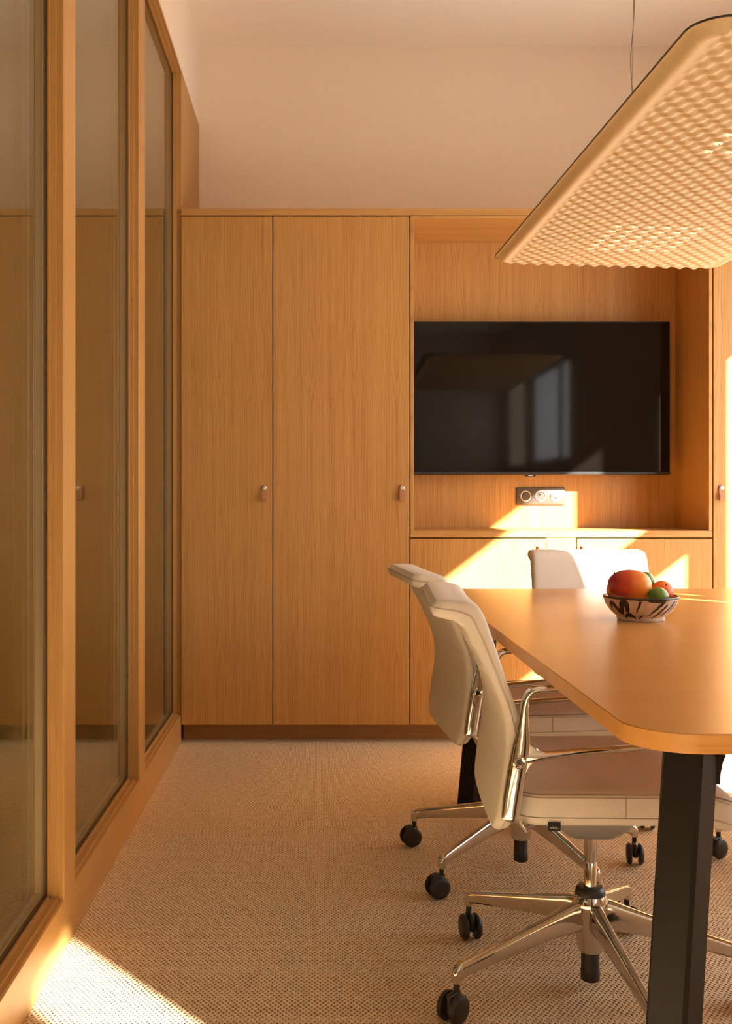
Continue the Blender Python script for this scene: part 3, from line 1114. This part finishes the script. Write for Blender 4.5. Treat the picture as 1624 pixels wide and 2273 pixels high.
def make_arm(parent, sy):
    """polished cast arm: a plate beside the back, a bolt and a looped rail."""
    Y = sy * 0.2435
    bm = bmesh.new()
    sd = (0, 1, 0)
    # plate beside the backrest, continuing as the strut of the loop
    sweep(bm, [(-.230, Y, .438, .0150, .008), (-.2285, Y, .445, .0170, .011), (-.224, Y, .480, .0182, .011), (-.216, Y, .530, .0185, .011), (-.2105, Y, .560, .0185, .0105), (-.206, Y, .590, .0165, .0095),
               (-.203, Y, .620, .0115, .0095), (-.2015, Y, .650, .0085, .011), (-.199, Y, .672, .0075, .013), (-.192, Y, .688, .0068, .015), (-.177, Y, .697, .0062, .016),
               (-.14, Y, .699, .0060, .016), (-.06, Y, .700, .0060, .016), (.03, Y, .698, .0060, .015), (.065, Y, .690, .0062, .013), (.078, Y, .672, .0065, .011), (.072, Y, .640, .0065, .010),
               (.060, Y, .606, .0065, .0095), (.040, Y, .590, .0060, .009), (0.0, Y, .584, .0058, .009), (-.08, Y, .577, .0065, .009), (-.15, Y, .569, .0080, .009), (-.19, Y, .563, .011, .009), (-.208, Y, .560, .012, .008)],
          sd, n=6, k=14, power=2.8)
    # fillets that blend the rail into the plate
    def bez(p0, p1, p2, n=7):
        return [tuple((1 - t) ** 2 * a + 2 * t * (1 - t) * b + t * t * c for a, b, c in zip(p0, p1, p2)) for t in [k / n for k in range(n + 1)]]
    outl = [(-.210, .600)] + bez((-.1965, .600), (-.191, .580), (-.160, .574)) + bez((-.160, .564), (-.190, .560), (-.1985, .535)) + [(-.213, .535)]
    lay = [[bm.verts.new((x if q < 0.9 else x, Y + s * 0.0068, z)) for x, z in outl] for q, s in ((1, -1), (1, 1))]
    bm.faces.new(lay[0])
    bm.faces.new(lay[1])
    for i in range(len(outl)):
        j = (i + 1) % len(outl)
        bm.faces.new((lay[0][i], lay[0][j], lay[1][j], lay[1][i]))
    arm = finish(bm, 'armrest', 'aluminium', parent, smooth=True, auto=50, loc=(0.024, 0, 0))
    lathe('bolt_ring', [(0.0055, 0.0005), (0.0075, 0.0022), (0.0105, 0.0030), (0.0128, 0.0016), (0.0140, 0.0), (0.0140, -0.004)], 'aluminium', arm, seg=28,
          loc=(-.2115, Y + sy * 0.0112, .556), rot=(-sy * pi / 2, 0, 0), cap=False)
    lathe('bolt', [(0.0, 0.0006), (0.0072, 0.0006), (0.0072, -0.003)], 'plastic', arm, seg=20, loc=(-.2115, Y + sy * 0.0112, .556), rot=(-sy * pi / 2, 0, 0), cap=False)
    # bracket from the plate to the seat carrier
    return arm


def make_base(parent, a0, yaw, turns):
    base = lathe('hub', [(0.0265, 0.083), (0.0285, 0.086), (0.0305, 0.12), (0.0345, 0.155), (0.0385, 0.178), (0.0375, 0.196), (0.031, 0.208)], 'aluminium', parent, seg=36)
    lathe('hub_cap', [(0.031, 0.200), (0.0325, 0.206), (0.031, 0.217), (0.026, 0.2225), (0.0145, 0.2235), (0.0142, 0.218)], 'plastic', base, seg=36, cap=False)
    lathe('gas_cylinder', [(0.0, 0.018), (0.0185, 0.018), (0.0205, 0.0205), (0.0205, 0.040), (0.0195, 0.042), (0.0195, 0.088)], 'plastic', base, seg=28, cap=False)
    lathe('column', [(0.0135, 0.205), (0.0135, 0.275), (0.0131, 0.2755), (0.0131, 0.277), (0.0135, 0.2775), (0.0135, 0.345)], 'aluminium', parent, seg=28)
    R = 0.330
    bm = bmesh.new()
    sweep(bm, [(0.012, 0, 0.164, 0.034, 0.0150), (0.045, 0, 0.161, 0.0315, 0.0140), (0.085, 0, 0.1535, 0.0265, 0.0118), (0.16, 0, 0.1375, 0.0215, 0.0102), (0.25, 0, 0.1180, 0.0172, 0.0094), (0.312, 0, 0.1045, 0.0145, 0.0092),
               (0.3285, 0, 0.1005, 0.0140, 0.0102), (0.3365, 0, 0.0965, 0.0128, 0.0100), (0.3395, 0, 0.0885, 0.0105, 0.0098), (0.340, 0, 0.078, 0.0096, 0.0094)], (0, 1, 0), n=5, k=20, power=3.6)
    arm = finish(bm, 'base_arm', 'aluminium', parent, smooth=True, rot=(0, 0, radians(a0)), auto=50)
    casters = []
    arms = [arm]
    for k in range(1, 5):
        c = arm.copy()
        COL.objects.link(c)
        c.parent = parent
        c.rotation_euler = (0, 0, radians(a0 + 72 * k))
        arms.append(c)
    proto = None
    for k in range(5):
        a = radians(a0 + 72 * k)
        px, py = 0.340 * cos(a), 0.340 * sin(a)
        sw = turns[k] - yaw
        if proto is None:
            # twin-wheel caster, trailing towards its local -x
            st = lathe('caster', [(0.0065, 0.060), (0.0065, 0.084)], 'plastic', parent, seg=14)
            bm = bmesh.new()
            add_box(bm, -0.030, 0.010, -0.0075, 0.0075, 0.022, 0.062, bevel=0.006, seg=3)
            finish(bm, 'caster_fork', 'plastic', st, smooth=True, auto=40)
            for s in (-1, 1):
                lathe('wheel', [(0.0, 0.0070), (0.018, 0.0066), (0.026, 0.0050), (0.0295, 0.0010), (0.0305, -0.003), (0.0295, -0.0068), (0.022, -0.0078), (0.0, -0.0078)], 'plastic', st, seg=32,
                      loc=(-0.012, s * 0.0175, 0.031), rot=(-s * pi / 2, 0, 0))
            proto = st
        else:
            st = copy_tree(proto, parent)
        st.location = (px, py, 0.0005)
        st.rotation_euler = (0, 0, radians(sw))
        casters.append(st)


def make_chair(label, loc, yaw, a0, turns, group='cream swivel chairs around the table', with_tag=True):
    t = thing('office_chair', label, 'chair', (loc[0], loc[1], 0), radians(yaw), group)
    make_back(t)
    make_seat(t)
    make_arm(t, -1)
    make_arm(t, 1)
    make_base(t, a0 - yaw, yaw, turns)
    # mechanism below the seat
    bm = bmesh.new()
    rings = []
    for z, hx_, hy_, cx_ in ((0.333, 0.042, 0.028, 0.0), (0.336, 0.054, 0.036, 0.0), (0.354, 0.076, 0.046, 0.004), (0.372, 0.082, 0.050, 0.006), (0.378, 0.082, 0.050, 0.006)):
        rings.append([bm.verts.new((x + cx_, y, z)) for x, y in rr_outline(hx_, hy_, 0.028, 6)])
    for a, b in zip(rings, rings[1:]):
        for k in range(len(a)):
            bm.faces.new((a[k], a[(k + 1) % len(a)], b[(k + 1) % len(a)], b[k]))
    bm.faces.new(rings[0])
    bm.faces.new(rings[-1])
    finish(bm, 'mechanism', 'grey_housing', t, smooth=True, auto=40)
    box('seat_carrier', (-0.150, 0.130, -0.065, 0.065, 0.378, 0.424), 'aluminium', t, bevel=0.012, seg=3, smooth=True)
    for sy in (-1, 1):
        bm = bmesh.new()
        sweep(bm, [(-.10, sy * 0.06, .400, .010, .012), (-.15, sy * 0.14, .404, .010, .012), (-.175, sy * 0.215, .412, .007, .008), (-.196, sy * 0.240, .450, .006, .006)], (0, 0, 1), n=5, k=12)
        finish(bm, 'back_bracket', 'aluminium', t, smooth=True, auto=50)
    if with_tag:
        tg = box('maker_tag', (-0.012, 0.012, -0.2385, -0.2372, 0.419, 0.4355), 'tag', t)
        tg.location.x = -0.118
        cu = bpy.data.curves.new('tag_lettering', 'FONT')
        cu.body = 'vitra.'
        cu.size = 0.0085
        cu.align_x = 'CENTER'
        cu.extrude = 0.0001
        tmp = bpy.data.objects.new('tmp_text', cu)
        COL.objects.link(tmp)
        bpy.context.view_layer.update()
        me = bpy.data.meshes.new_from_object(tmp.evaluated_get(bpy.context.evaluated_depsgraph_get()))
        bpy.data.objects.remove(tmp)
        me.materials.append(M['tag_print'])
        o = bpy.data.objects.new('tag_lettering', me)
        COL.objects.link(o)
        o.parent = tg
        o.location = (0.0, -0.0010, 0.0035)
        o.rotation_euler = (pi / 2, 0, 0)
    return t


chair1 = make_chair('cream swivel chair nearest the camera on the left of the table', (0.593, 2.195), -3.5, 204, (45, 30, 70, 95, 100))
chair2 = make_chair('cream swivel chair behind the nearest one along the table', (0.586, 2.915), 4.5, 5, (80, 40, 17, 20, 50))
chair3 = make_chair('cream swivel chair at the far head of the table, half sunlit', (1.040, 3.60), -90.0, -86, (80, 20, 150, 60, 100), with_tag=False)
chair4 = make_chair('cream swivel chair on the right of the table, only casters showing', (1.53, 2.98), 176.0, 178, (30, 80, 10, 120, 60), with_tag=False)

# ------------------------------------------------------------------ fruit bowl
BX, BY = 0.872, 2.722
bowl = thing('fruit_bowl', 'small cream stoneware bowl with black brush strokes on the table', 'bowl', (BX, BY, TZ))
bprof = [(0.0, 0.0035), (0.052, 0.0035), (0.054, 0.0008), (0.0605, 0.0008), (0.0625, 0.004), (0.0625, 0.011), (0.066, 0.0125), (0.080, 0.025), (0.092, 0.043), (0.0985, 0.061), (0.0995, 0.064),
         (0.0975, 0.0655), (0.0955, 0.064), (0.088, 0.044), (0.074, 0.026), (0.055, 0.016), (0.0, 0.0135)]
lathe('bowl_body', bprof, 'ceramic', bowl, seg=64, auto=50)
outer = [(0.0625, 0.004), (0.0625, 0.011), (0.066, 0.0125), (0.080, 0.025), (0.092, 0.043), (0.0985, 0.061), (0.0995, 0.064)]


def bowl_r(z):
    for (r0, z0), (r1, z1) in zip(outer, outer[1:]):
        if z <= z1:
            return r0 + (r1 - r0) * max(0, (z - z0)) / max(1e-6, z1 - z0)
    return outer[-1][0]


def brush(name, path, width, ragged=0.0, seed=0):
    """a painted stroke wrapped on the outer wall; path in (sideways metres, height), width in metres"""
    rnd = random.Random(seed)
    pts = catmull([(x, z, w) for (x, z), w in zip(path, width)], 7)
    bm = bmesh.new()
    rows = []
    for i, (x, z, w) in enumerate(pts):
        a = pts[max(0, i - 1)]
        b = pts[min(len(pts) - 1, i + 1)]
        d = Vector((b[0] - a[0], b[1] - a[1])).normalized()
        nx, nz = -d.y, d.x
        row = []
        for q in (-1, -0.33, 0.33, 1):
            ww = w * q * 0.5 * (1 + rnd.uniform(-ragged, ragged) * (abs(q) > 0.9))
            xx, zz = x + nx * ww, min(0.0638, max(0.0045, z + nz * ww))
            r = bowl_r(zz) + 0.0005
            ang = -pi / 2 + BOWL_TURN + xx / 0.095
            row.append(bm.verts.new((r * cos(ang), r * sin(ang), zz)))
        rows.append(row)
    for a, b in zip(rows, rows[1:]):
        for j in range(3):
            bm.faces.new((a[j], a[j + 1], b[j + 1], b[j]))
    finish(bm, name, 'paint', bowl, smooth=True)


BOWL_TURN = -math.atan2(BX, BY)    # strokes are laid out on the side that faces the doorway
brush('brush_stroke', [(-0.098, 0.030), (-0.090, 0.048), (-0.080, 0.047), (-0.066, 0.027), (-0.057, 0.030), (-0.049, 0.052), (-0.040, 0.053), (-0.037, 0.040), (-0.040, 0.026)],
      [0.006, 0.011, 0.012, 0.014, 0.014, 0.015, 0.016, 0.014, 0.009], 0.10, 1)
brush('brush_stroke', [(-0.062, 0.009), (-0.048, 0.017), (-0.032, 0.018), (-0.018, 0.009)], [0.003, 0.008, 0.011, 0.004], 0.15, 2)
brush('brush_stroke', [(0.000, 0.058), (-0.004, 0.045), (-0.012, 0.026)], [0.007, 0.005, 0.002], 0.5, 3)
brush('brush_stroke', [(0.008, 0.020), (-0.002, 0.012), (-0.008, 0.008)], [0.003, 0.005, 0.002], 0.4, 4)
brush('brush_stroke', [(0.063, 0.058), (0.045, 0.038), (0.026, 0.018)], [0.012, 0.007, 0.003], 0.35, 5)
brush('brush_stroke', [(0.076, 0.050), (0.060, 0.028), (0.042, 0.009)], [0.004, 0.008, 0.003], 0.4, 6)
brush('brush_stroke', [(0.104, 0.056), (0.090, 0.036), (0.072, 0.018)], [0.009, 0.006, 0.003], 0.3, 7)
brush('brush_stroke', [(0.124, 0.056), (0.112, 0.040), (0.100, 0.026)], [0.007, 0.006, 0.003], 0.3, 8)
brush('brush_stroke', [(0.018, 0.060), (0.040, 0.0585), (0.068, 0.060)], [0.005, 0.009, 0.007], 0.35, 9)
brush('rim_band', [(-0.15 + 0.30 * k / 16, 0.0625) for k in range(17)], [0.0025 + 0.0018 * abs(sin(k * 1.7)) for k in range(17)], 0.3, 10)
lathe('rim_glaze', [(0.0996, 0.0636), (0.0985, 0.0662), (0.0968, 0.0664), (0.0950, 0.0636)], 'paint', bowl, seg=64, cap=False)


def fruit(name, label, loc, rad, mat, rot=(0, 0, 0), shape=None, stem=None):
    bm = bmesh.new()
    bmesh.ops.create_uvsphere(bm, u_segments=40, v_segments=24, radius=1.0)
    for v in bm.verts:
        x, y, z = v.co
        if shape == 'mango':
            k = 1 + 0.06 * x + 0.10 * x * x
            x = math.copysign(abs(x) ** 0.90, x)
            v.co = Vector((x * rad[0] + 0.004 * z * abs(z), y * rad[1] * k, z * rad[2] * k + 0.0035 * (1 - x * x) * (1 if z > 0 else 0.3)))
        elif shape == 'lime':
            nip = 1 + 0.10 * max(0, abs(x) - 0.88) / 0.12
            v.co = Vector((x * rad[0] * nip, y * rad[1], z * rad[2]))
        else:
            dim = 1 - 0.06 * max(0, abs(z) - 0.85) / 0.15
            v.co = Vector((x * rad[0], y * rad[1], z * rad[2] * dim))
    o = finish(bm, name, mat, smooth=True, loc=loc, rot=rot)
    tag(o, label, 'fruit')
    if stem:
        pos, ax, ln, r = stem
        bm = bmesh.new()
        p = Vector(pos)
        a = Vector(ax).normalized()
        tube(bm, [p, p + a * ln * 0.5, p + a * ln], r, k=8)
        finish(bm, 'stem', 'stem', o, smooth=True)
    return o


def at_px(px, py, Y):
    return (Y * (px - VPX) / F_PX, Y, EYE - Y * (py - VPY) / F_PX)


fruit('mango', 'large red and orange mango on top of the fruit bowl', at_px(1397, 1299, 2.705), (0.0575, 0.044, 0.0385), 'mango', rot=(0, radians(7), radians(-6)), shape='mango',
      stem=((-0.0425, -0.006, 0.0255), (-0.6, 0, 0.8), 0.008, 0.0019))
fruit('mango', 'golden mango peeking out at the left of the bowl', at_px(1373, 1309, 2.768), (0.034, 0.024, 0.029), 'mango_gold', rot=(0, radians(12), 0), shape='mango')
fruit('lime', 'dark green lime behind the big mango', at_px(1433, 1288, 2.772), (0.026, 0.0225, 0.0225), 'lime', rot=(0, radians(30), radians(30)), shape='lime')
fruit('lime', 'bright green lime in front of the tangerine', at_px(1461, 1323, 2.672), (0.0275, 0.0235, 0.0235), 'lime', rot=(0, radians(14), radians(15)), shape='lime')
fruit('tangerine', 'red orange tangerine at the right side of the bowl', at_px(1469, 1313, 2.735), (0.0300, 0.0300, 0.0285), 'orange', rot=(radians(42), radians(14), 0),
      stem=((0.0, 0.0, 0.0267), (0, 0, 1), 0.0022, 0.0022))
fruit('tangerine', 'yellow orange fruit hidden between mango and limes', at_px(1438, 1320, 2.770), (0.020, 0.018, 0.020), 'mango_gold')
